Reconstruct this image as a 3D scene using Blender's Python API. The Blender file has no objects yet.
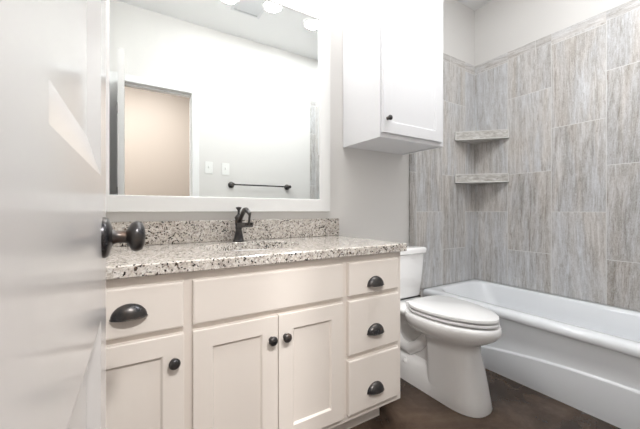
import bpy, bmesh, math, random
from mathutils import Vector, Matrix
PI = math.pi
scn = bpy.context.scene
COL = scn.collection

# ---------------------------------------------------------------- camera
cam_data = bpy.data.cameras.new('camera')
cam = bpy.data.objects.new('camera', cam_data)
COL.objects.link(cam)
cam_data.sensor_width = 36.0
cam_data.lens = 36.0 * 308.5 / 640.0
cam_data.shift_y = -4.0 / 640.0
cam_data.clip_start = 0.01
YAW = math.atan(188.5 / 308.5)
cam.location = (0, 0, 1.0)
cam.rotation_euler = (PI / 2, 0, -YAW)
cam_data.dof.use_dof = True
cam_data.dof.focus_distance = 1.6
cam_data.dof.aperture_fstop = 6.3
scn.camera = cam

# ---------------------------------------------------------------- world, view, large lights
w = bpy.data.worlds.new('world'); scn.world = w; w.use_nodes = True
w.node_tree.nodes['Background'].inputs[0].default_value = (0.9, 0.95, 1.0, 1)
w.node_tree.nodes['Background'].inputs[1].default_value = 0.3
vs = scn.view_settings
vs.view_transform = 'Standard'; vs.look = 'None'; vs.gamma = 1.0; vs.use_curve_mapping = False
vs.exposure = 0.6

CEIL_W = (1.5, 1.5, 8.2, 1.6)     # recessed bathroom ceiling lights; the last is added over the tub
VAN_E = 34.0      # glowing shades of the unseen bar light added above the mirror
HALL_FILL_W = 66.0     # unseen hallway ceiling lights, added as fill

def area(name, loc, power, size, color=(1, 1, 1), rot=(0, 0, 0)):
    l = bpy.data.lights.new(name, 'AREA'); l.shape = 'DISK'; l.size = size; l.energy = power; l.color = color
    o = bpy.data.objects.new(name, l); COL.objects.link(o); o.location = loc; o.rotation_euler = rot
    return o

# room constants (metres; camera stands in the doorway)
XL, XR, YF, YB, ZC = -0.20, 2.565, 0.08, 1.60, 2.75
ZH = 3.2                                   # hallway ceiling
OP0, OP1, OPZ = -0.10, 0.485, 2.09        # door opening
CANS = [(0.68, 0.62), (1.03, 0.70), (1.45, 0.66), (2.05, 0.45)]  # last one is unseen, added to brighten the tub side
CAN_COL = [(0.965, 0.985, 1.0)] * 3 + [(0.92, 0.96, 1.0)]
for (cx_, cy_), cwatt, ccol in zip(CANS, CEIL_W, CAN_COL):
    area('ceiling_lamp', (cx_, cy_, ZC - 0.02), cwatt, 0.12, ccol)
HALL_FILLS = [(0.35, -1.30), (-0.75, -1.30)]  # unseen lamps added to send fill light through the doorway
for hx_, hy_ in HALL_FILLS:
    area('hall_fill_lamp', (hx_, hy_, ZH - 0.03), HALL_FILL_W * 1.04, 0.28, (1.0, 0.975, 0.955))

# ---------------------------------------------------------------- materials
def mat(name, color=(0.8, 0.8, 0.8), rough=0.5, metal=0.0, spec=0.5, coat=0.0, emit=None, estr=0.0):
    m = bpy.data.materials.new(name); m.use_nodes = True
    b = m.node_tree.nodes['Principled BSDF']
    b.inputs['Base Color'].default_value = (*color, 1)
    b.inputs['Roughness'].default_value = rough
    b.inputs['Metallic'].default_value = metal
    b.inputs['Specular IOR Level'].default_value = spec
    b.inputs['Coat Weight'].default_value = coat
    if emit:
        b.inputs['Emission Color'].default_value = (*emit, 1)
        b.inputs['Emission Strength'].default_value = estr
    return m

class NT:
    def __init__(s, m):
        s.m = m; s.t = m.node_tree; s.b = s.t.nodes['Principled BSDF']
    def n(s, kind, **kw):
        x = s.t.nodes.new(kind)
        for k, v in kw.items(): setattr(x, k, v)
        return x
    def l(s, a, b): s.t.links.new(a, b)
    def math(s, op, a, b=None, c=None):
        x = s.n('ShaderNodeMath', operation=op)
        for i, v in enumerate((a, b, c)):
            if v is None: continue
            if isinstance(v, (int, float)): x.inputs[i].default_value = v
            else: s.l(v, x.inputs[i])
        return x.outputs[0]
    def ramp(s, fac, stops, interp='LINEAR'):
        x = s.n('ShaderNodeValToRGB'); r = x.color_ramp; r.interpolation = interp
        while len(r.elements) < len(stops): r.elements.new(0.5)
        for e, (p, c) in zip(r.elements, stops):
            e.position = p; e.color = (*c, 1)
        s.l(fac, x.inputs[0]); return x.outputs[0]
    def mix(s, fac, a, b, mode='MIX'):
        x = s.n('ShaderNodeMix', data_type='RGBA', blend_type=mode)
        for i, v in ((0, fac), (6, a), (7, b)):
            if isinstance(v, (int, float)): x.inputs[i].default_value = v
            elif isinstance(v, tuple): x.inputs[i].default_value = (*v, 1)
            else: s.l(v, x.inputs[i])
        return x.outputs[2]
    def noise(s, vec, scale, detail=4, rough=0.5, dist=0.0):
        x = s.n('ShaderNodeTexNoise'); x.inputs['Scale'].default_value = scale
        x.inputs['Detail'].default_value = detail; x.inputs['Roughness'].default_value = rough
        x.inputs['Distortion'].default_value = dist
        if vec is not None: s.l(vec, x.inputs['Vector'])
        return x
    def bump(s, h, strength=0.1, dist=0.01):
        x = s.n('ShaderNodeBump'); x.inputs['Strength'].default_value = strength; x.inputs['Distance'].default_value = dist
        s.l(h, x.inputs['Height']); s.l(x.outputs[0], s.b.inputs['Normal'])
    def coord(s):
        return s.n('ShaderNodeNewGeometry').outputs['Position']

def paint(name, color, rough, bump=0.0, spec=0.5):
    m = mat(name, color, rough, spec=spec); k = NT(m)
    p = k.coord()
    n = k.noise(p, 3.0, 3)
    c = k.mix(k.math('MULTIPLY', n.outputs[0], 0.05), color, tuple(v * 0.9 for v in color))
    k.l(c, k.b.inputs['Base Color'])
    if bump:
        n2 = k.noise(p, 220.0, 3); k.bump(n2.outputs[0], bump, 0.002)
    return m

M_WALL = paint('wall_paint', (0.76, 0.745, 0.725), 0.55, 0.08)
M_CEIL = paint('ceiling_paint', (0.90, 0.90, 0.895), 0.7, 0.15)
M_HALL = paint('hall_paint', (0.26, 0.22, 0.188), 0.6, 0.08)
M_TRIM = paint('trim_paint', (0.86, 0.86, 0.855), 0.28)
M_DOOR = paint('door_paint', (0.66, 0.645, 0.64), 0.16)
M_VAN = paint('vanity_paint', (0.81, 0.75, 0.692), 0.32)
M_UPPER = paint('wall_cabinet_paint', (0.76, 0.76, 0.775), 0.3)
M_FRAME = paint('mirror_frame_paint', (0.88, 0.88, 0.87), 0.3)
M_MIRROR = mat('mirror_glass', (0.91, 0.94, 0.935), 0.0, 1.0)
M_PORC = mat('porcelain', (0.92, 0.915, 0.91), 0.08, coat=0.3)
M_SEAT = mat('seat_plastic', (0.92, 0.92, 0.92), 0.2)
M_TUB = mat('tub_enamel', (0.89, 0.915, 0.945), 0.12, coat=0.3)
M_RUBBER = mat('black_rubber', (0.015, 0.015, 0.015), 0.6)
M_PLATE = mat('switch_plastic', (0.88, 0.88, 0.86), 0.35)
M_SINK = mat('sink_porcelain', (0.86, 0.86, 0.85), 0.1, coat=0.3)
M_VENT = mat('vent_enamel', (0.78, 0.79, 0.80), 0.4)
M_GAP_SHADE = mat('slat_gap_shade', (0.18, 0.185, 0.19), 0.6)  # dark grey standing in for shade behind the vent slats
M_CHROME = mat('chrome', (0.8, 0.8, 0.8), 0.12, 1.0)
M_GLOW = mat('shade_glass', (0.95, 0.95, 0.95), 0.4, emit=(0.99, 0.99, 0.985), estr=VAN_E)
M_LENS = mat('lamp_lens', (1, 1, 1), 0.4, emit=(1.0, 0.97, 0.94), estr=9.0)

def bronze():
    m = mat('oil_rubbed_bronze', (0.03, 0.026, 0.024), 0.3, 0.75); k = NT(m)
    n = k.noise(k.coord(), 35.0, 4)
    c = k.ramp(n.outputs[0], [(0.35, (0.050, 0.050, 0.054)), (0.6, (0.085, 0.078, 0.074)), (0.8, (0.15, 0.10, 0.075))])
    k.l(c, k.b.inputs['Base Color'])
    r = k.math('MULTIPLY_ADD', n.outputs[0], 0.2, 0.2); k.l(r, k.b.inputs['Roughness'])
    return m
M_BRONZE = bronze()

def granite():
    m = mat('speckled_granite', (0.7, 0.68, 0.64), 0.10, spec=0.75); k = NT(m)
    p = k.coord()
    warp = k.noise(p, 60.0, 2)
    off = k.n('ShaderNodeVectorMath', operation='SCALE'); k.l(warp.outputs['Color'], off.inputs[0]); off.inputs[3].default_value = 0.008
    add = k.n('ShaderNodeVectorMath', operation='ADD'); k.l(p, add.inputs[0]); k.l(off.outputs[0], add.inputs[1])
    v = add.outputs[0]
    def vor(scale):
        x = k.n('ShaderNodeTexVoronoi'); x.inputs['Scale'].default_value = scale; k.l(v, x.inputs['Vector'])
        s = k.n('ShaderNodeSeparateColor'); k.l(x.outputs['Color'], s.inputs[0]); return s
    a = vor(125.0); b = vor(200.0); c2 = vor(300.0)
    base = k.ramp(a.outputs[0], [(0.0, (0.62, 0.57, 0.51)), (0.3, (0.52, 0.465, 0.41)), (0.5, (0.74, 0.71, 0.67)), (0.72, (0.42, 0.37, 0.325)), (0.88, (0.30, 0.26, 0.23))], 'CONSTANT')
    fine = k.ramp(c2.outputs[1], [(0.0, (0.80, 0.77, 0.73)), (0.4, (0.60, 0.555, 0.50)), (0.7, (0.42, 0.375, 0.335)), (0.9, (0.22, 0.19, 0.17))], 'CONSTANT')
    col = k.mix(0.42, base, fine)
    clump = k.noise(p, 14.0, 3)
    thr = k.math('MULTIPLY_ADD', clump.outputs[0], 0.45, 0.64)
    dark = k.math('GREATER_THAN', b.outputs[2], thr)
    dcol = k.ramp(b.outputs[0], [(0.0, (0.018, 0.017, 0.016)), (0.5, (0.06, 0.045, 0.035)), (0.8, (0.14, 0.095, 0.07))], 'CONSTANT')
    col = k.mix(dark, col, dcol)
    k.l(col, k.b.inputs['Base Color'])
    return m
M_GRAN = granite()

def floor_mat():
    m = mat('stained_concrete', (0.05, 0.035, 0.028), 0.28); k = NT(m)
    p = k.coord()
    n1 = k.noise(p, 2.4, 8, 0.62, 0.6); n2 = k.noise(p, 11.0, 8, 0.68)
    f = k.math('ADD', k.math('MULTIPLY', n1.outputs[0], 0.8), k.math('MULTIPLY', n2.outputs[0], 0.2))
    c = k.ramp(f, [(0.34, (0.026, 0.016, 0.011)), (0.48, (0.060, 0.038, 0.026)), (0.58, (0.100, 0.066, 0.046)), (0.72, (0.15, 0.11, 0.08))])
    wv = k.noise(p, 1.1, 5, 0.6, 0.5)
    vein = k.math('ABSOLUTE', k.math('SUBTRACT', wv.outputs[0], 0.5))
    vf = k.ramp(vein, [(0.0, (0.4, 0.4, 0.4)), (0.006, (0, 0, 0))])
    c = k.mix(vf, c, (0.16, 0.125, 0.10))
    k.l(c, k.b.inputs['Base Color'])
    k.l(k.math('MULTIPLY_ADD', n2.outputs[0], 0.25, 0.10), k.b.inputs['Roughness'])
    k.bump(n2.outputs[0], 0.03, 0.003)
    return m
M_FLOOR = floor_mat()

def tile(name, axis, origin, sign, tw=0.2985, th=0.595, za=0.99, zb=0.69):
    """upright stone-look tiles in half-offset columns counted from a corner"""
    m = mat(name, (0.5, 0.5, 0.5), 0.3); k = NT(m)
    p = k.coord(); s = k.n('ShaderNodeSeparateXYZ'); k.l(p, s.inputs[0])
    h = k.math('MULTIPLY', k.math('SUBTRACT', s.outputs[axis], origin), sign)
    z = s.outputs[2]
    u = k.math('DIVIDE', h, tw); ci = k.math('FLOOR', u); fu = k.math('FRACT', u)
    par = k.math('FLOORED_MODULO', ci, 2.0)
    zo = k.math('MULTIPLY_ADD', par, zb - za, za)
    vz = k.math('DIVIDE', k.math('SUBTRACT', z, zo), th); ri = k.math('FLOOR', vz); fv = k.math('FRACT', vz)
    band = k.math('GREATER_THAN', z, 2.195)
    # grout
    g = 0.0022
    du = k.math('MULTIPLY', k.math('MINIMUM', fu, k.math('SUBTRACT', 1.0, fu)), tw)
    dv = k.math('MULTIPLY', k.math('MINIMUM', fv, k.math('SUBTRACT', 1.0, fv)), th)
    dmin = k.math('MINIMUM', du, dv)
    fb = k.math('FRACT', k.math('DIVIDE', k.math('ADD', h, 0.1), th))
    db = k.math('MULTIPLY', k.math('MINIMUM', fb, k.math('SUBTRACT', 1.0, fb)), th)
    db = k.math('MINIMUM', db, k.math('ABSOLUTE', k.math('SUBTRACT', z, 2.195)))
    d = k.math('ADD', k.math('MULTIPLY', dmin, k.math('SUBTRACT', 1.0, band)), k.math('MULTIPLY', db, band))
    grout = k.math('LESS_THAN', d, g)
    # stone: streaks run along the tile (along the border in the top band)
    rnd = k.math('ADD', k.math('MULTIPLY', ci, 7.31), k.math('MULTIPLY', ri, 3.77))
    w1 = k.n('ShaderNodeTexWhiteNoise', noise_dimensions='1D'); k.l(rnd, w1.inputs['W'])
    tone = w1.outputs['Value']
    ha = k.math('ADD', k.math('MULTIPLY', h, k.math('SUBTRACT', 1.0, band)), k.math('MULTIPLY', z, band))
    zl = k.math('ADD', k.math('MULTIPLY', z, k.math('SUBTRACT', 1.0, band)), k.math('MULTIPLY', h, band))
    lean = k.math('MULTIPLY', k.math('SUBTRACT', w1.outputs['Value'], 0.5), 0.10)
    ha2 = k.math('ADD', k.math('ADD', ha, k.math('MULTIPLY', zl, lean)), k.math('MULTIPLY', rnd, 1.7))
    def streak(stretch, scale, detail, rough, dist):
        cv = k.n('ShaderNodeCombineXYZ'); k.l(ha2, cv.inputs[0]); k.l(k.math('MULTIPLY', zl, stretch), cv.inputs[1]); k.l(rnd, cv.inputs[2])
        return k.noise(cv.outputs[0], scale, detail, rough, dist).outputs[0]
    n1 = streak(0.07, 24.0, 6, 0.62, 1.5)
    n2 = streak(0.12, 75.0, 5, 0.7, 1.2)
    n3 = streak(0.14, 8.0, 3, 0.5, 0.8)
    n4 = streak(0.50, 190.0, 3, 0.7, 0.5)
    f = k.math('ADD', k.math('MULTIPLY', n1, 0.36), k.math('MULTIPLY', n2, 0.40))
    f = k.math('ADD', f, k.math('MULTIPLY', n4, 0.24))
    f = k.math('ADD', f, k.math('MULTIPLY', k.math('SUBTRACT', tone, 0.5), 0.075))
    c = k.ramp(f, [(0.36, (0.27, 0.245, 0.22)), (0.44, (0.44, 0.415, 0.39)), (0.52, (0.585, 0.57, 0.56)), (0.63, (0.73, 0.725, 0.725))])
    tint = k.ramp(n3, [(0.38, (1.02, 0.995, 0.965)), (0.62, (0.975, 1.0, 1.03))])
    c = k.mix(1.0, c, tint, 'MULTIPLY')
    c = k.mix(grout, c, (0.70, 0.695, 0.68))
    k.l(c, k.b.inputs['Base Color'])
    k.bump(k.math('MULTIPLY', grout, -1.0), 0.25, 0.002)
    return m
M_TILE_R = tile('tile_right', 1, 1.6145, -1)
M_TILE_B = tile('tile_back', 0, 2.7115, -1)
M_TILE_F = tile('tile_front', 0, 2.7115, -1)

def shelf_mat():
    m = mat('shelf_stone', (0.5, 0.5, 0.5), 0.35); k = NT(m)
    mp = k.n('ShaderNodeMapping'); k.l(k.coord(), mp.inputs[0]); mp.inputs['Rotation'].default_value = (0, 0, PI / 4)
    mp.inputs['Scale'].default_value = (0.25, 1, 2.0)
    n = k.noise(mp.outputs[0], 40.0, 6, 0.65, 0.5)
    c = k.ramp(n.outputs[0], [(0.35, (0.34, 0.32, 0.29)), (0.5, (0.52, 0.50, 0.47)), (0.65, (0.66, 0.65, 0.63))])
    k.l(c, k.b.inputs['Base Color']); return m
M_SHELF = shelf_mat()
M_EDGE = mat('edge_trim', (0.72, 0.71, 0.69), 0.35)

# ---------------------------------------------------------------- mesh helpers
class MB:
    def __init__(s, org=(0, 0, 0)):
        s.bm = bmesh.new(); s.org = Vector(org)
    def faces(s, vs, fs):
        v = [s.bm.verts.new(Vector(p)) for p in vs]
        for f in fs:
            try: s.bm.faces.new([v[i] for i in f])
            except ValueError: pass
        return v
    def box(s, x0, x1, y0, y1, z0, z1):
        P = [(x, y, z) for x in (x0, x1) for y in (y0, y1) for z in (z0, z1)]
        s.faces(P, [(0, 1, 3, 2), (4, 6, 7, 5), (0, 4, 5, 1), (2, 3, 7, 6), (0, 2, 6, 4), (1, 5, 7, 3)])
        return s
    def loft(s, rings, cap0=True, cap1=True, closed=True):
        R = [[s.bm.verts.new(Vector(p)) for p in r] for r in rings]
        n = len(R[0])
        for a, b in zip(R, R[1:]):
            for i in range(n if closed else n - 1):
                j = (i + 1) % n
                s.bm.faces.new((a[i], a[j], b[j], b[i]))
        if cap0: s.bm.faces.new(list(reversed(R[0])))
        if cap1: s.bm.faces.new(R[-1])
        return s
    def lathe(s, prof, loc=(0, 0, 0), axis=(0, 0, 1), n=28, sx=1.0, sy=1.0):
        q = Vector((0, 0, 1)).rotation_difference(Vector(axis).normalized())
        L = Vector(loc); rings = []
        for r, h in prof:
            r = max(r, 1e-5)
            rings.append([L + q @ Vector((r * sx * math.cos(2 * PI * i / n), r * sy * math.sin(2 * PI * i / n), h)) for i in range(n)])
        return s.loft(rings)
    def tube(s, pts, rad, n=12):
        pts = [Vector(p) for p in pts]
        rr = rad if isinstance(rad, (list, tuple)) else [rad] * len(pts)
        rings = []; up = None
        for i, p in enumerate(pts):
            t = (pts[min(i + 1, len(pts) - 1)] - pts[max(i - 1, 0)]).normalized()
            if up is None:
                up = Vector((0, 0, 1)) if abs(t.z) < 0.9 else Vector((1, 0, 0))
            a = t.cross(up).normalized(); up = a.cross(t).normalized()
            rings.append([p + (a * math.cos(2 * PI * k / n) + up * math.sin(2 * PI * k / n)) * rr[i] for k in range(n)])
        return s.loft(rings)
    def build(s, name, m, parent=None, smooth=False, bevel=0.0, seg=2, world=True, auto=None):
        bm = s.bm
        bmesh.ops.remove_doubles(bm, verts=bm.verts, dist=1e-5)
        bmesh.ops.recalc_face_normals(bm, faces=bm.faces)
        if world and parent is not None:
            r = parent
            o = Vector((0, 0, 0))
            while r is not None:
                o += r.location; r = r.parent
            bmesh.ops.translate(bm, verts=bm.verts, vec=-o)
        me = bpy.data.meshes.new(name); bm.to_mesh(me); bm.free()
        me.materials.append(m)
        ob = bpy.data.objects.new(name, me); COL.objects.link(ob)
        if parent is not None: ob.parent = parent
        if bevel:
            b = ob.modifiers.new('bevel', 'BEVEL'); b.width = bevel; b.segments = seg; b.limit_method = 'ANGLE'; b.angle_limit = math.radians(40)
        if smooth or bevel:
            for p in me.polygons: p.use_smooth = True
            if auto is None: auto = 40
            try: me.set_sharp_from_angle(angle=math.radians(auto))
            except Exception: pass
        if bevel and not smooth:
            wn = ob.modifiers.new('weighted_normal', 'WEIGHTED_NORMAL'); wn.keep_sharp = True
        return ob

def tag(o, label=None, cat=None, group=None, kind=None):
    if label: o['label'] = label
    if cat: o['category'] = cat
    if group: o['group'] = group
    if kind: o['kind'] = kind
    return o
def thing(name, loc, label, cat, group=None):
    o = bpy.data.objects.new(name, None); COL.objects.link(o); o.location = loc; o.empty_display_size = 0.05
    return tag(o, label, cat, group)
def struct(o, label=None, cat=None):
    return tag(o, label, cat, kind='structure')
def copy_tree(o, parent=None):
    c = o.copy(); COL.objects.link(c)
    if parent is not None: c.parent = parent
    for ch in list(o.children): copy_tree(ch, c)
    return c

def panel_face(mb, W, H, openings, y, n, inset, depth, x0=0.0, z0=0.0):
    """a flat face in the XZ plane at y, openings recessed by depth against normal sign n behind a sloped moulding"""
    xs = sorted({0, W} | {a for o in openings for a in (o[0], o[1])})
    zs = sorted({0, H} | {a for o in openings for a in (o[2], o[3])})
    for xa, xb in zip(xs, xs[1:]):
        for za, zb in zip(zs, zs[1:]):
            cx, cz = (xa + xb) / 2, (za + zb) / 2
            if any(o[0] < cx < o[1] and o[2] < cz < o[3] for o in openings): continue
            mb.faces([(x0 + xa, y, z0 + za), (x0 + xb, y, z0 + za), (x0 + xb, y, z0 + zb), (x0 + xa, y, z0 + zb)], [(0, 1, 2, 3)])
    for a, b, c, d in openings:
        o = [(x0 + a, y, z0 + c), (x0 + b, y, z0 + c), (x0 + b, y, z0 + d), (x0 + a, y, z0 + d)]
        yi = y - n * depth
        i = [(x0 + a + inset, yi, z0 + c + inset), (x0 + b - inset, yi, z0 + c + inset), (x0 + b - inset, yi, z0 + d - inset), (x0 + a + inset, yi, z0 + d - inset)]
        mb.faces(o + i, [(0, 1, 5, 4), (1, 2, 6, 5), (2, 3, 7, 6), (3, 0, 4, 7), (4, 5, 6, 7)])
def slab_panel(mb, W, H, T, openings, inset, depth, x0, y0, z0, both=False):
    """door slab: front face at y0, back at y0+T"""
    panel_face(mb, W, H, openings, y0, -1, inset, depth, x0, z0)
    panel_face(mb, W, H, openings if both else [], y0 + T, 1, inset, depth, x0, z0)
    xs = sorted({0, W} | {a for o in openings for a in (o[0], o[1])})
    zs = sorted({0, H} | {a for o in openings for a in (o[2], o[3])})
    for z in (0, H):
        mb.faces([(x0 + x, y, z0 + z) for x in xs for y in (y0, y0 + T)], [(2 * i, 2 * i + 1, 2 * i + 3, 2 * i + 2) for i in range(len(xs) - 1)])
    for x in (0, W):
        mb.faces([(x0 + x, y, z0 + z) for z in zs for y in (y0, y0 + T)], [(2 * i, 2 * i + 1, 2 * i + 3, 2 * i + 2) for i in range(len(zs) - 1)])

def egg(xc, yb, yf, hw, z, n=48, pb=3.2, pf=2.1, split=0.42):
    """plan outline: squarish back at yb, rounded front at yf"""
    yc = yb + (yf - yb) * split
    out = []
    for i in range(n):
        t = 2 * PI * i / n; c, s_ = math.cos(t), math.sin(t)
        p = pf if s_ < 0 else pb
        x = math.copysign(abs(c) ** (2 / p), c) * hw
        y = abs(s_) ** (2 / p)
        y = yc - y * (yc - yf) if s_ < 0 else yc + y * (yb - yc)
        out.append((xc + x, y, z))
    return out
def rrect(x0, x1, y0, y1, r, z, n=6):
    out = []
    for cx, cy, a in ((x1 - r, y1 - r, 0), (x0 + r, y1 - r, 90), (x0 + r, y0 + r, 180), (x1 - r, y0 + r, 270)):
        for i in range(n + 1):
            t = math.radians(a + 90 * i / n); out.append((cx + r * math.cos(t), cy + r * math.sin(t), z))
    return out

# ================================================================ the setting
HY = -2.6       # far hallway wall
m = MB(); m.box(-1.6, 3.2, HY - 0.1, YB + 0.1, -0.08, 0.0); struct(m.build('floor', M_FLOOR))
m = MB(); m.box(XL - 0.1, XR + 0.1, YF, YB + 0.1, ZC, ZC + 0.08); struct(m.build('ceiling', M_CEIL))
m = MB(); m.box(-1.6, 3.2, HY - 0.1, YF, ZH, ZH + 0.08); struct(m.build('ceiling_hall', M_CEIL))
m = MB(); m.box(XL - 0.1, XR + 0.1, YB, YB + 0.1, 0, ZC); struct(m.build('wall_back', M_WALL))
m = MB(); m.box(XR, XR + 0.1, YF, YB, 0, ZC); struct(m.build('wall_right', M_WALL))
m = MB(); m.box(XL - 0.1, XL, YF, YB, 0, ZC); struct(m.build('wall_left', M_WALL))
m = MB()
m.box(-1.6, OP0, YF - 0.12, YF, 0, ZH); m.box(OP1, 3.2, YF - 0.12, YF, 0, ZH); m.box(OP0, OP1, YF - 0.12, YF, OPZ, ZH)
struct(m.build('wall_front', M_WALL))
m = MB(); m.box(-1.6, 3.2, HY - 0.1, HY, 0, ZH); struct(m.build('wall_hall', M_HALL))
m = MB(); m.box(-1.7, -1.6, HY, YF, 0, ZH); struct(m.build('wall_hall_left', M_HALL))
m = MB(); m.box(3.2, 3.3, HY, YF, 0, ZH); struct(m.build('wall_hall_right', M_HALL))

# tile surround
ZT = 2.26
TB0 = 1.746
m = MB(); m.box(TB0, XR - 0.01, YB - 0.01, YB, 0.406, ZT); m.box(TB0, 1.868, YB - 0.01, YB, 0.0, 0.406); struct(m.build('wall_back_tile', M_TILE_B, bevel=0.002))
m = MB(); m.box(XR - 0.01, XR, YF + 0.01, YB, 0.406, ZT); struct(m.build('wall_right_tile', M_TILE_R, bevel=0.002))
m = MB(); m.box(TB0, XR - 0.01, YF, YF + 0.01, 0.406, ZT); struct(m.build('wall_front_tile', M_TILE_F, bevel=0.002))

# door casing and jambs
cw = 0.058; cy = YF + 0.015
m = MB()
m.box(OP0 - cw, OP0, YF, cy, 0, OPZ + cw); m.box(OP1, OP1 + cw, YF, cy, 0, OPZ + cw); m.box(OP0, OP1, YF, cy, OPZ, OPZ + cw)
struct(m.build('trim_1', M_TRIM, bevel=0.004))
m = MB()
m.box(OP0 - 0.001, OP0 + 0.004, YF - 0.12, YF, 0, OPZ); m.box(OP1 - 0.004, OP1 + 0.001, YF - 0.12, YF, 0, OPZ); m.box(OP0, OP1, YF - 0.12, YF, OPZ - 0.004, OPZ + 0.001)
m.box(OP1 - 0.014, OP1 - 0.004, YF - 0.075, YF - 0.04, 0, OPZ); m.box(OP0, OP1, YF - 0.075, YF - 0.04, OPZ - 0.014, OPZ)
struct(m.build('trim_2', M_TRIM, bevel=0.002))
m = MB(); m.box(OP1 + cw, TB0, YF, YF + 0.014, 0, 0.12); struct(m.build('baseboard_front', M_TRIM, bevel=0.004))
m = MB(); m.box(1.12, TB0, YB - 0.014, YB, 0, 0.12); struct(m.build('baseboard_back', M_TRIM, bevel=0.004))
m = MB(); m.box(-1.6, 3.2, HY, HY + 0.014, 0, 0.12); struct(m.build('baseboard_hall', M_TRIM, bevel=0.004))

# the open door, standing at right angles to the front wall (local: x runs hinge -> latch edge, -y face looks into the opening)
DW, DT, DH = 0.615, 0.037, 2.07
TILT = 0.6
lx, ly = -0.0415, 0.715                              # latch-side corner of the visible face
ang = math.radians(90 - TILT)
hx, hy = lx - DW * math.cos(ang), ly - DW * math.sin(ang)
m = MB()
op = [(0.165, 0.517, 0.20, 0.808), (0.165, 0.517, 1.045, 1.95)]
slab_panel(m, DW, DH, DT, op, 0.052, 0.013, 0, 0, 0, both=True)
door = m.build('door_1', M_DOOR)
door.location = (hx, hy, 0.012); door.rotation_euler = (0, 0, ang)
struct(door, 'white two-panel door standing open at the left edge of the photo', 'door')
KX, KZ = DW - 0.06, 0.953 - 0.012
def knob_set(name, sgn, y):
    k = MB()
    k.lathe([(0.0, 0), (0.036, 0), (0.036, 0.004), (0.033, 0.008), (0.024, 0.011), (0.015, 0.014), (0.0, 0.0145)], (KX, y, KZ), (0, sgn, 0), 36)
    ro = k.build('rosette', M_BRONZE, door, smooth=True, world=False)
    k = MB()
    k.lathe([(0.0, 0.010), (0.015, 0.012), (0.0115, 0.018), (0.0105, 0.026), (0.0115, 0.034), (0.017, 0.038), (0.0245, 0.042), (0.0275, 0.048), (0.0275, 0.053), (0.0245, 0.059), (0.016, 0.063), (0.0, 0.0645)], (KX, y, KZ), (0, sgn, 0), 36)
    return k.build(name, M_BRONZE, door, smooth=True, world=False)
kb = knob_set('door_knob', -1, 0.0); kb['label'] = 'dark bronze round door knob'
kb = knob_set('door_knob', 1, DT); kb['label'] = 'dark bronze round door knob on the far face'
for hz in (0.28, 1.095, 1.795):
    k = MB(); k.lathe([(0, 0), (0.007, 0), (0.007, 0.09), (0, 0.09)], (-0.004, DT + 0.012, hz), (0, 0, 1), 14)
    k.box(-0.003, 0.0, 0.004, DT + 0.008, hz, hz + 0.09)
    k.build('hinge', M_BRONZE, door, world=False, smooth=True)
k = MB(); k.box(DW, DW + 0.0015, DT / 2 - 0.012, DT / 2 + 0.012, KZ - 0.028, KZ + 0.028); k.build('latch_plate', M_BRONZE, door, world=False)

# ================================================================ vanity cabinet
VX0, VX1 = XL + 0.002, 1.10
VF = 1.061            # face frame plane
van = thing('vanity_cabinet', (0.45, 1.33, 0), 'cream bathroom vanity cabinet with doors and drawers under the granite counter', 'cabinet')
m = MB()
m.box(VX0, VX1, VF, VF + 0.02, 0.10, 0.806)
m.box(VX0, VX0 + 0.018, VF + 0.02, YB - 0.002, 0.10, 0.806); m.box(VX1 - 0.018, VX1, VF + 0.02, YB - 0.002, 0.10, 0.806)
m.box(VX0 + 0.018, VX1 - 0.018, VF + 0.02, YB - 0.002, 0.10, 0.118); m.box(VX0 + 0.018, VX1 - 0.018, YB - 0.014, YB - 0.002, 0.118, 0.806)
m.build('body', M_VAN, van, bevel=0.0015)
m = MB(); m.box(VX0, 1.034, VF + 0.075, YB - 0.02, 0.0, 0.10); m.build('toe_kick', M_VAN, van)

def cup_pull(parent, x, y, z, wd=0.092, ht=0.040, dp=0.026):
    """half-dome bin pull: open underneath, thin rim along its lower lip"""
    k = MB(); nu, nv = 22, 9
    def dome(s, a, b):
        return Vector((x + s * wd / 2 * math.cos(a), y - s * dp * math.sin(a) * math.cos(b) - 0.0005, z - ht / 2 + s * ht * math.sin(a) * math.sin(b) if True else 0))
    for s in (1.0, 0.9):
        rings = [[dome(s, PI * i / nu, PI / 2 * j / nv) for i in range(nu + 1)] for j in range(nv + 1)]
        k.loft(rings, False, False, closed=False)
    a = [dome(1.0, PI * i / nu, 0) for i in range(nu + 1)]; b = [dome(0.9, PI * i / nu, 0) for i in range(nu + 1)]
    k.loft([a, b], False, False, closed=False)
    ob = k.build('cup_pull', M_BRONZE, parent, smooth=True, auto=60)
    k = MB()
    pts = [dome(1.0, PI * i / nu, 0) for i in range(nu + 1)]
    k.tube(pts, 0.0018, 8)
    k.build('rim', M_BRONZE, ob, smooth=True)
    return ob
def cab_knob(parent, x, y, z, r=0.0165):
    k = MB()
    k.lathe([(0, 0), (0.010, 0), (0.0085, 0.004), (0.006, 0.007), (0.006, 0.012), (0.010, 0.0145), (r, 0.018), (r * 1.02, 0.021), (r * 0.9, 0.0255), (r * 0.55, 0.029), (0, 0.030)], (x, y, z), (0, -1, 0), 26)
    return k.build('knob', M_BRONZE, parent, smooth=True)
def slab_front(name, parent, x0, x1, z0, z1, label=None):
    k = MB(); T = 0.020; c = 0.006
    def ring(i, y): return [(x0 + i, y, z0 + i), (x1 - i, y, z0 + i), (x1 - i, y, z1 - i), (x0 + i, y, z1 - i)]
    k.loft([ring(0, VF), ring(0, VF - T + 0.004), ring(0.002, VF - T + 0.0012), ring(c, VF - T)])
    o = k.build(name, M_VAN, parent)
    if label: o['label'] = label
    return o
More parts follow.
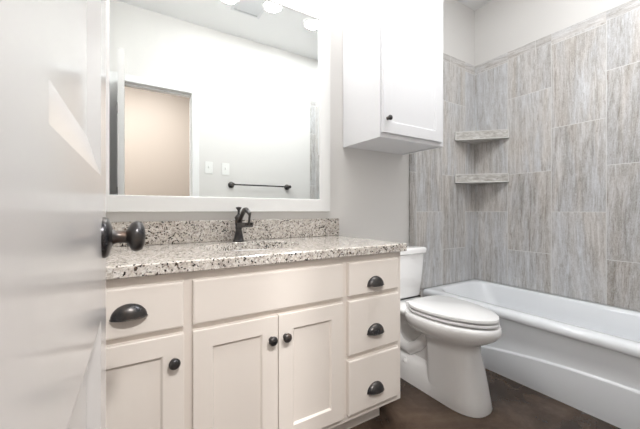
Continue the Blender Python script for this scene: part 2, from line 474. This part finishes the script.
def shaker(name, parent, x0, x1, z0, z1, yf, yback, m_, fr=0.060, label=None):
    k = MB(); Wd, Ht = x1 - x0, z1 - z0
    slab_panel(k, Wd, Ht, yback - yf, [(fr, Wd - fr, fr, Ht - fr)], 0.005, 0.009, x0, yf, z0)
    o = k.build(name, m_, parent, bevel=0.002)
    if label: o['label'] = label
    return o
YD = VF - 0.020
o = slab_front('drawer', van, -0.157, 0.140, 0.637, 0.779, 'wide top drawer at the left end'); cup_pull(o, -0.006, YD, 0.713)
o = slab_front('false_front', van, 0.166, 0.751, 0.637, 0.779, 'long blank panel below the sink')
for z0, z1, pz, lb in ((0.637, 0.779, 0.690, 'shallow top drawer of the right stack'), (0.386, 0.617, 0.480, 'middle drawer of the right stack'), (0.133, 0.363, 0.222, 'bottom drawer of the right stack')):
    o = slab_front('drawer', van, 0.779, 1.067, z0, z1, lb); cup_pull(o, 0.923, YD, pz)
o = shaker('door', van, -0.157, 0.140, 0.133, 0.617, YD, VF, M_VAN, label='left door of the vanity'); cab_knob(o, 0.111, YD, 0.537)
o = shaker('door', van, 0.166, 0.4565, 0.133, 0.617, YD, VF, M_VAN, label='left door of the middle pair'); cab_knob(o, 0.430, YD, 0.535)
o = shaker('door', van, 0.4595, 0.751, 0.133, 0.617, YD, VF, M_VAN, label='right door of the middle pair'); cab_knob(o, 0.486, YD, 0.535)

# ---------------------------------------------------------------- granite countertop, sink
SXC, SYC, SA, SB = 0.46, 1.325, 0.215, 0.165
CT, CB = 0.845, 0.808
m = MB(); CX0, CX1, CY0, CY1 = XL + 0.002, 1.11, 1.03, YB - 0.002
N = 64
def ell(z, k=1.0):
    return [(SXC + SA * k * math.cos(2 * PI * i / N), SYC + SB * k * math.sin(2 * PI * i / N), z) for i in range(N)]
def rectring(z, ins=0.0):
    out = []
    x0, x1, y0, y1 = CX0 + ins, CX1 - ins, CY0 + ins, CY1 - ins
    corners = [math.atan2(y - SYC, x - SXC) % (2 * PI) for x in (x0, x1) for y in (y0, y1)]
    angs = [2 * PI * i / N for i in range(N)]
    for c in corners:                                    # snap the nearest ray to each corner
        k = min(range(N), key=lambda i: abs((angs[i] - c + PI) % (2 * PI) - PI)); angs[k] = c
    for a in angs:
        dx, dy = math.cos(a), math.sin(a)
        t = min((x1 - SXC) / dx if dx > 1e-9 else (x0 - SXC) / dx if dx < -1e-9 else 1e9, (y1 - SYC) / dy if dy > 1e-9 else (y0 - SYC) / dy if dy < -1e-9 else 1e9)
        out.append((SXC + dx * t, SYC + dy * t, z))
    return out
rings = [ell(CB), ell(CT - 0.003), ell(CT, 1.012), rectring(CT, 0.004), rectring(CT - 0.004), rectring(CB + 0.003), rectring(CB, 0.003), ell(CB)]
m.loft(rings, False, False)
tag(m.build('countertop', M_GRAN), 'speckled granite countertop with an oval sink opening on the cream vanity', 'countertop')
m = MB(); m.box(CX0, 1.105, YB - 0.022, YB - 0.002, CT + 0.0005, 0.951)
tag(m.build('backsplash', M_GRAN, bevel=0.002), 'low speckled granite strip along the wall behind the faucet', 'backsplash')
sink = thing('sink', (SXC, SYC, 0.66), 'white oval basin set under the granite counter', 'sink')
m = MB()
m.loft([ell(CB - 0.001, 1.09), ell(CB - 0.001, 1.0), ell(CB - 0.02, 0.985), ell(0.74, 0.9), ell(0.69, 0.7), ell(0.668, 0.4), ell(0.664, 0.1)], False, True)
m.loft([ell(CB - 0.001, 1.09), ell(CB - 0.03, 1.05), ell(0.735, 0.95), ell(0.68, 0.73), ell(0.655, 0.4), ell(0.65, 0.1)], False, True)
m.build('basin', M_SINK, sink, smooth=True)
m = MB(); m.lathe([(0, 0), (0.024, 0), (0.022, 0.004), (0, 0.005)], (SXC, SYC, 0.6645)); m.build('drain', M_BRONZE, sink, smooth=True)

# ---------------------------------------------------------------- faucet
FX, FY = 0.458, 1.53
fau = thing('faucet', (FX, FY, CT), 'dark bronze single-post faucet standing behind the sink', 'faucet')
m = MB()
m.lathe([(0, 0), (0.029, 0), (0.029, 0.006), (0.025, 0.010), (0.023, 0.018), (0.020, 0.035), (0.0155, 0.055), (0.0145, 0.062), (0.017, 0.066), (0.017, 0.070), (0.0155, 0.074), (0.018, 0.088), (0.019, 0.10), (0.0175, 0.112), (0.020, 0.116), (0.020, 0.121), (0.015, 0.128), (0.008, 0.136), (0, 0.138)], (FX, FY, CT), n=28)
m.build('post', M_BRONZE, fau, smooth=True)
m = MB()
m.lathe([(0, 0.0), (0.006, 0.0), (0.005, 0.012), (0.0065, 0.022), (0.009, 0.026), (0.014, 0.033), (0.0145, 0.037), (0, 0.040)], (FX, FY, CT + 0.134), n=20)
m.build('finial', M_BRONZE, fau, smooth=True)
m = MB()
def trough(y, z, wd, h):
    return [(FX - wd, y, z + h), (FX - wd, y, z), (FX - wd * 0.7, y, z - 0.004), (FX + wd * 0.7, y, z - 0.004), (FX + wd, y, z), (FX + wd, y, z + h), (FX + wd * 0.75, y, z + h), (FX + wd * 0.7, y, z + 0.004), (FX - wd * 0.7, y, z + 0.004), (FX - wd * 0.75, y, z + h)]
m.loft([trough(FY - 0.008, 0.918, 0.013, 0.020), trough(FY - 0.06, 0.921, 0.014, 0.020), trough(FY - 0.12, 0.926, 0.017, 0.018), trough(FY - 0.165, 0.929, 0.019, 0.016)])
m.build('spout', M_BRONZE, fau, bevel=0.001)
m = MB()
arc = [(FX, FY - 0.010, 0.950), (FX, FY - 0.040, 0.966), (FX, FY - 0.068, 0.988), (FX, FY - 0.095, 1.002), (FX, FY - 0.120, 1.003), (FX, FY - 0.145, 0.995), (FX, FY - 0.168, 0.980)]
m.tube(arc, [0.011, 0.010, 0.0105, 0.012, 0.012, 0.009, 0.006], 14)
m.tube([(FX, FY - 0.172, 0.992), (FX, FY - 0.168, 0.975), (FX, FY - 0.160, 0.95), (FX, FY - 0.156, 0.931)], [0.006, 0.0055, 0.005, 0.006], 12)
m.build('handle', M_BRONZE, fau, smooth=True)

# ---------------------------------------------------------------- mirror
mir = thing('mirror', (0.444, YB, 0.99), 'large wall mirror in a flat white frame over the vanity', 'mirror')
MX0, MX1, MZ0, MZ1, FWD = -0.154, 1.036, 0.993, 2.215, 0.074
MY = YB - 0.020
m = MB()
def fring(i, y): return [(MX0 + i, y, MZ0 + i), (MX1 - i, y, MZ0 + i), (MX1 - i, y, MZ1 - i), (MX0 + i, y, MZ1 - i)]
m.loft([fring(0, YB - 0.001), fring(0, MY - 0.004), fring(0.003, MY - 0.007), fring(FWD - 0.003, MY - 0.007), fring(FWD, MY - 0.004), fring(FWD, YB - 0.001), fring(0, YB - 0.001)], False, False)
m.build('frame', M_FRAME, mir)
m = MB(); m.box(MX0 + FWD, MX1 - FWD, MY, MY + 0.005, MZ0 + FWD, MZ1 - FWD); m.build('glass', M_MIRROR, mir)

# ---------------------------------------------------------------- vanity bar light, added out of view above the mirror for its light
vl = thing('added_vanity_light', (0.46, YB, 2.52), 'unseen bronze bar light with three glowing glass shades, added above the mirror', 'lamp')
m = MB(); m.box(0.08, 0.84, YB - 0.022, YB - 0.001, 2.49, 2.56); m.build('back_plate', M_BRONZE, vl, bevel=0.004)
LY, LZ = 1.46, 2.43
for i in range(3):
    x = 0.46 + (i - 1) * 0.28
    m = MB(); m.tube([(x, YB - 0.022, 2.53), (x, 1.53, 2.562), (x, 1.49, 2.57), (x, LY, 2.565), (x, LY, 2.545)], 0.007, 10)
    m.lathe([(0, 0), (0.026, 0), (0.024, 0.02), (0.012, 0.03), (0, 0.03)], (x, LY, LZ + 0.105)); m.build('arm', M_BRONZE, vl, smooth=True)
    m = MB(); m.lathe([(0, 0.0), (0.040, 0.002), (0.052, 0.010), (0.053, 0.03), (0.046, 0.07), (0.036, 0.095), (0.022, 0.106), (0, 0.107)], (x, LY, LZ), n=24)
    m.build('shade', M_GLOW, vl, smooth=True)

# ---------------------------------------------------------------- wall cabinet
UX0, UX1, UY, UZ0, UZ1 = 1.148, 1.677, 1.2545, 1.40, 2.45
uc = thing('wall_cabinet', (1.41, YB, UZ0), 'white single-door cabinet hung on the wall above the toilet', 'cabinet')
m = MB()
m.box(UX0, UX1, UY, UY + 0.02, UZ0, UZ1)
m.box(UX0, UX0 + 0.016, UY + 0.02, YB - 0.001, UZ0, UZ1); m.box(UX1 - 0.016, UX1, UY + 0.02, YB - 0.011, UZ0, UZ1)
m.box(UX0 + 0.016, UX1 - 0.016, UY + 0.02, YB - 0.001, UZ0 + 0.006, UZ0 + 0.02); m.box(UX0 + 0.016, UX1 - 0.016, UY + 0.02, YB - 0.001, UZ1 - 0.016, UZ1)
m.box(UX0 + 0.016, UX1 - 0.016, YB - 0.008, YB - 0.001, UZ0 + 0.02, UZ1 - 0.016)
m.build('body', M_UPPER, uc, bevel=0.0015)
o = shaker('door', uc, 1.156, 1.645, 1.423, 2.43, UY - 0.018, UY, M_UPPER, 0.062); cab_knob(o, 1.186, UY - 0.018, 1.500, 0.014)

# ---------------------------------------------------------------- toilet
TX = 1.485
toi = thing('toilet', (TX, 1.2, 0), 'white two-piece toilet between the vanity and the bathtub', 'toilet')
m = MB()
m.loft([egg(TX, 1.14, 0.858, 0.112, 0.0, pb=12, pf=2.6), egg(TX, 1.14, 0.856, 0.113, 0.010, pb=12, pf=2.6), egg(TX, 1.14, 0.866, 0.111, 0.06, pb=12, pf=2.6), egg(TX, 1.14, 0.890, 0.107, 0.18, pb=12, pf=2.5),
        egg(TX, 1.15, 0.912, 0.105, 0.27, pb=10, pf=2.4), egg(TX, 1.18, 0.912, 0.108, 0.310, pb=4, pf=2.3), egg(TX, 1.24, 0.890, 0.128, 0.330, pb=3.6, pf=2.2), egg(TX, 1.27, 0.855, 0.155, 0.348, pb=3.6, pf=2.15),
        egg(TX, 1.285, 0.822, 0.174, 0.372, pb=3.6, pf=2.0), egg(TX, 1.29, 0.806, 0.183, 0.395, pb=3.6, pf=1.95), egg(TX, 1.29, 0.806, 0.184, 0.415, pb=3.6, pf=1.95), egg(TX, 1.29, 0.812, 0.179, 0.428, pb=3.6, pf=1.95), egg(TX, 1.28, 0.822, 0.170, 0.431, pb=3.6, pf=1.95)])
# floor plinth, spine and deck behind the pedestal
m.loft([egg(TX, 1.46, 1.0, 0.112, 0.0, pb=3, pf=8), egg(TX, 1.46, 1.0, 0.112, 0.06, pb=3, pf=8), egg(TX, 1.455, 1.0, 0.104, 0.105, pb=3, pf=8), egg(TX, 1.45, 1.0, 0.088, 0.13, pb=3, pf=8), egg(TX, 1.44, 1.02, 0.06, 0.15, pb=3, pf=8)])
m.loft([egg(TX, 1.43, 1.05, 0.058, 0.10, pb=3, pf=6), egg(TX, 1.44, 1.05, 0.060, 0.25, pb=3, pf=6), egg(TX, 1.50, 1.10, 0.085, 0.34, pb=3, pf=6), egg(TX, 1.56, 1.16, 0.125, 0.385, pb=5, pf=6), egg(TX, 1.575, 1.18, 0.150, 0.405, pb=5, pf=6), egg(TX, 1.575, 1.18, 0.150, 0.421, pb=5, pf=6), egg(TX, 1.57, 1.19, 0.145, 0.425, pb=5, pf=6)])
for sg in (-1, 1):
    tr = [(TX + sg * 0.050, 1.10, 0.33), (TX + sg * 0.056, 1.17, 0.29), (TX + sg * 0.058, 1.23, 0.22), (TX + sg * 0.058, 1.29, 0.175), (TX + sg * 0.056, 1.36, 0.18), (TX + sg * 0.050, 1.41, 0.23)]
    m.tube(tr, [0.034, 0.034, 0.034, 0.034, 0.034, 0.03], 16)
m.build('bowl', M_PORC, toi, smooth=True, auto=55)
m = MB()
def slabegg(mb, yb, yf, hw, z0, z1, e=0.006):
    q = dict(pf=1.85, split=0.36)
    mb.loft([egg(TX, yb - e, yf + e, hw - e, z0, **q), egg(TX, yb, yf, hw, z0 + e * 0.6, **q), egg(TX, yb, yf, hw, z1 - e, **q), egg(TX, yb - e * 0.4, yf + e * 0.4, hw - e * 0.4, z1 - e * 0.3, **q), egg(TX, yb - e, yf + e, hw - e, z1, **q)])
slabegg(m, 1.262, 0.813, 0.1715, 0.4400, 0.4525, 0.0025)
m.build('seat', M_SEAT, toi, smooth=True, auto=32)
m = MB(); slabegg(m, 1.268, 0.814, 0.172, 0.4610, 0.477, 0.003); 
m.build('lid', M_SEAT, toi, smooth=True, auto=32)
for sg in (-1, 1):
    m = MB(); m.box(TX + sg * 0.075 - 0.018, TX + sg * 0.075 + 0.018, 1.262, 1.30, 0.431, 0.462)
    m.build('seat_hinge', M_SEAT, toi, bevel=0.004)
m = MB(); m.box(TX - 0.168, TX + 0.168, 1.413, 1.57, 0.424, 0.432); m.build('gasket', M_RUBBER, toi)
m = MB()
m.loft([rrect(TX - 0.168, TX + 0.168, 1.418, 1.575, 0.03, 0.431), rrect(TX - 0.174, TX + 0.174, 1.410, 1.578, 0.03, 0.440), rrect(TX - 0.196, TX + 0.196, 1.402, 1.578, 0.032, 0.60), rrect(TX - 0.206, TX + 0.206, 1.398, 1.578, 0.034, 0.716)])
m.build('tank', M_PORC, toi, smooth=True, auto=50)
m = MB()
m.loft([rrect(TX - 0.208, TX + 0.208, 1.394, 1.580, 0.034, 0.7165), rrect(TX - 0.217, TX + 0.217, 1.386, 1.584, 0.036, 0.720), rrect(TX - 0.218, TX + 0.218, 1.385, 1.584, 0.036, 0.743), rrect(TX - 0.214, TX + 0.214, 1.389, 1.582, 0.036, 0.752), rrect(TX - 0.205, TX + 0.205, 1.398, 1.574, 0.036, 0.755)])
m.build('tank_lid', M_PORC, toi, smooth=True, auto=60)
m = MB()
m.lathe([(0, 0), (0.014, 0), (0.012, 0.008), (0, 0.009)], (TX - 0.15, 1.402, 0.665), (0, -1, 0), 18)
m.tube([(TX - 0.15, 1.39, 0.665), (TX - 0.11, 1.386, 0.660), (TX - 0.075, 1.386, 0.655)], [0.005, 0.006, 0.007], 10)
m.build('flush_lever', M_BRONZE, toi, smooth=True)
for sg in (-1, 1):
    m = MB(); m.lathe([(0, 0), (0.014, 0), (0.013, 0.008), (0.008, 0.014), (0, 0.016)], (TX + sg * 0.098, 1.30, 0.11), (sg * 0.6, 0, 0.8), 16)
    m.build('bolt_cap', M_PORC, toi, smooth=True)

# ---------------------------------------------------------------- bathtub
BX0, BX1, BY0, BY1, BZ = 1.893, XR - 0.002, YF + 0.003, YB - 0.003, 0.404
tub = thing('bathtub', (2.2, 0.84, 0), 'white alcove bathtub with a smooth apron against the tiled walls', 'bathtub')
m = MB()
def tr_(i0, i1, j0, j1, r, z): return rrect(BX0 + i0, BX1 - i1, BY0 + j0, BY1 - j1, r, z, 8)
e = 0.004
m.loft([tr_(0.012, 0.002, e, e, 0.004, 0.350), tr_(0.004, 0.001, e, e, 0.004, 0.353), tr_(0.0, 0, 0, 0, 0.004, 0.360), tr_(0.0, 0, 0, 0, 0.004, 0.378), tr_(0.006, 0, 0, 0, 0.005, 0.394), tr_(0.020, 0, 0, 0, 0.006, 0.402), tr_(0.040, 0.02, 0.02, 0.02, 0.02, BZ),
        tr_(0.070, 0.045, 0.07, 0.05, 0.10, BZ), tr_(0.082, 0.055, 0.08, 0.06, 0.11, 0.399), tr_(0.090, 0.062, 0.09, 0.07, 0.115, 0.385), tr_(0.105, 0.08, 0.11, 0.12, 0.12, 0.30), tr_(0.13, 0.11, 0.14, 0.23, 0.13, 0.16), tr_(0.165, 0.145, 0.18, 0.30, 0.14, 0.095), tr_(0.23, 0.21, 0.26, 0.38, 0.12, 0.078)], False, True)
# apron with a sweeping ledge
ny = 48
rows = []
for j in range(ny + 1):
    y = BY0 + (BY1 - BY0) * j / ny
    t = (y - BY0) / (BY1 - BY0)
    zc = 0.045 + 0.150 * math.sin(PI * 0.66 * (1.0 - t))
    prof = [(BX0 + 0.022, 0.0), (BX0 + 0.021, 0.02), (BX0 + 0.019, zc - 0.008), (BX0 + 0.020, zc - 0.003), (BX0 + 0.027, zc + 0.003), (BX0 + 0.030, zc + 0.008), (BX0 + 0.024, (zc + 0.338) / 2), (BX0 + 0.015, 0.33), (BX0 + 0.010, 0.3505)]
    rows.append([(x, y, z) for x, z in prof])
m.loft(rows, False, False, closed=False)
m.build('shell', M_TUB, tub, smooth=True, auto=50)
m = MB(); m.lathe([(0, 0), (0.03, 0), (0.028, 0.003), (0, 0.004)], (2.22, 0.45, 0.0785)); m.build('drain', M_CHROME, tub, smooth=True)

# ---------------------------------------------------------------- corner shelves
def corner_shelf(z0, z1, label):
    s = 0.285; cx_, cy_ = XR - 0.0102, YB - 0.0102
    t = thing('corner_shelf', (cx_, cy_, z0), label, 'shelf', 'corner shelves in the bath surround')
    m = MB()
    P = [(cx_, cy_), (cx_ - s, cy_), (cx_ - s, cy_ - 0.012), (cx_ - 0.012, cy_ - s), (cx_, cy_ - s)]
    m.loft([[(x, y, z0) for x, y in P], [(x, y, z1) for x, y in P]])
    m.build('slab', M_SHELF, t, bevel=0.002)
    m = MB()
    dx = 0.0022
    a, b = Vector((P[2][0], P[2][1], 0)), Vector((P[3][0], P[3][1], 0)); nrm = Vector((-1, -1, 0)).normalized() * 0.0012
    for zz in (z0 + 0.004, z1 - 0.004): m.tube([a + Vector((0, 0, zz)) + nrm * 0.2, b + Vector((0, 0, zz)) + nrm * 0.2], 0.004, 8)
    for q in (a, b): m.tube([q + Vector((0, 0, z0 + 0.002)), q + Vector((0, 0, z1 - 0.002))], 0.004, 8)
    m.build('edge_strip', M_EDGE, t, smooth=True)
corner_shelf(1.574, 1.645, 'upper grey stone corner shelf above the bathtub')
corner_shelf(1.225, 1.297, 'lower grey stone corner shelf, nearer the bathtub rim')

# ---------------------------------------------------------------- things on the front wall, seen in the mirror
tb = thing('towel_bar', (1.14, YF, 1.25), 'thin dark towel bar on the wall, seen in the mirror', 'towel bar')
m = MB(); m.tube([(0.845, YF + 0.065, 1.255), (1.455, YF + 0.065, 1.255)], 0.0075, 14); m.build('bar', M_BRONZE, tb, smooth=True)
for x in (0.845, 1.455):
    m = MB(); m.lathe([(0, 0.0005), (0.031, 0.0005), (0.031, 0.006), (0.024, 0.012), (0.012, 0.018), (0.010, 0.045), (0.016, 0.05), (0.018, 0.065), (0.016, 0.08), (0, 0.084)], (x, YF, 1.255), (0, 1, 0), 24)
    m.build('bracket', M_BRONZE, tb, smooth=True)
def switch(x, z, label):
    t = thing('light_switch', (x, YF, z), label, 'light switch', 'light switches by the doorway')
    m = MB(); m.box(x - 0.036, x + 0.036, YF + 0.0003, YF + 0.006, z - 0.058, z + 0.058); m.build('plate', M_PLATE, t, bevel=0.003)
    m = MB(); m.box(x - 0.006, x + 0.006, YF + 0.006, YF + 0.018, z - 0.004, z + 0.014); m.build('toggle', M_PLATE, t, bevel=0.002)
    for dz in (-0.03, 0.03):
        m = MB(); m.lathe([(0, 0), (0.0035, 0), (0.003, 0.001), (0, 0.0015)], (x, YF + 0.006, z + dz), (0, 1, 0), 12); m.build('screw', M_PLATE, t, smooth=True)
switch(0.632, 1.41, 'white light switch nearer the door casing, seen in the mirror')
switch(0.790, 1.407, 'white light switch nearer the towel bar, seen in the mirror')

# ---------------------------------------------------------------- ceiling
vt = thing('ceiling_vent', (0.86, 0.60, ZC), 'white square air vent in the ceiling, seen in the mirror', 'vent')
m = MB(); a, b = 0.13, 0.105
m.loft([[(0.86 + sx * r, 0.60 + sy * r, z) for sx, sy in ((-1, -1), (1, -1), (1, 1), (-1, 1))] for r, z in ((a, ZC - 0.0005), (a, ZC - 0.006), (b, ZC - 0.010), (b, ZC - 0.0005), (a, ZC - 0.0005))], False, False)
m.build('frame', M_VENT, vt)
m = MB(); m.box(0.86 - b, 0.86 + b, 0.60 - b, 0.60 + b, ZC - 0.0012, ZC - 0.0004); m.build('gap_shade', M_GAP_SHADE, vt)  # dark sheet paints the shaded gaps between the slats
for i in range(9):
    y = 0.60 - b + 0.023 * (i + 0.6)
    m = MB(); m.faces([(0.86 - b, y, ZC - 0.009), (0.86 + b, y, ZC - 0.009), (0.86 + b, y + 0.014, ZC - 0.002), (0.86 - b, y + 0.014, ZC - 0.002), (0.86 - b, y + 0.0015, ZC - 0.009), (0.86 + b, y + 0.0015, ZC - 0.009), (0.86 + b, y + 0.0155, ZC - 0.002), (0.86 - b, y + 0.0155, ZC - 0.002)],
                     [(0, 1, 2, 3), (4, 7, 6, 5), (0, 4, 5, 1), (3, 2, 6, 7), (0, 3, 7, 4), (1, 5, 6, 2)])
    m.build('slat', M_VENT, vt)
def can(x, y, label, s=1.0, zc=ZC):
    t = thing('ceiling_light', (x, y, zc), label, 'lamp', 'recessed ceiling lights')
    m = MB(); m.lathe([(0.10 * s, -0.0005), (0.10 * s, -0.006), (0.078 * s, -0.010), (0.078 * s, -0.0005)], (x, y, zc), n=36); m.build('trim_ring', M_TRIM, t, smooth=True)
    m = MB(); m.lathe([(0, 0.0), (0.077 * s, 0.0), (0.077 * s, 0.004), (0, 0.004)], (x, y, zc - 0.008), n=36); m.build('lens', M_LENS, t)
for (cx_, cy_), lb in zip(CANS, ('round recessed ceiling light left of the air vent in the mirror', 'round recessed ceiling light just right of the air vent in the mirror', 'round recessed ceiling light in the right top corner of the mirror', 'unseen round ceiling light added above the bathtub')):
    can(cx_, cy_, lb)
for (hx_, hy_), lb in zip(HALL_FILLS, ('unseen round hallway ceiling light added right of the doorway', 'unseen round hallway ceiling light added left of the doorway')):
    can(hx_, hy_, lb, 1.9, ZH)
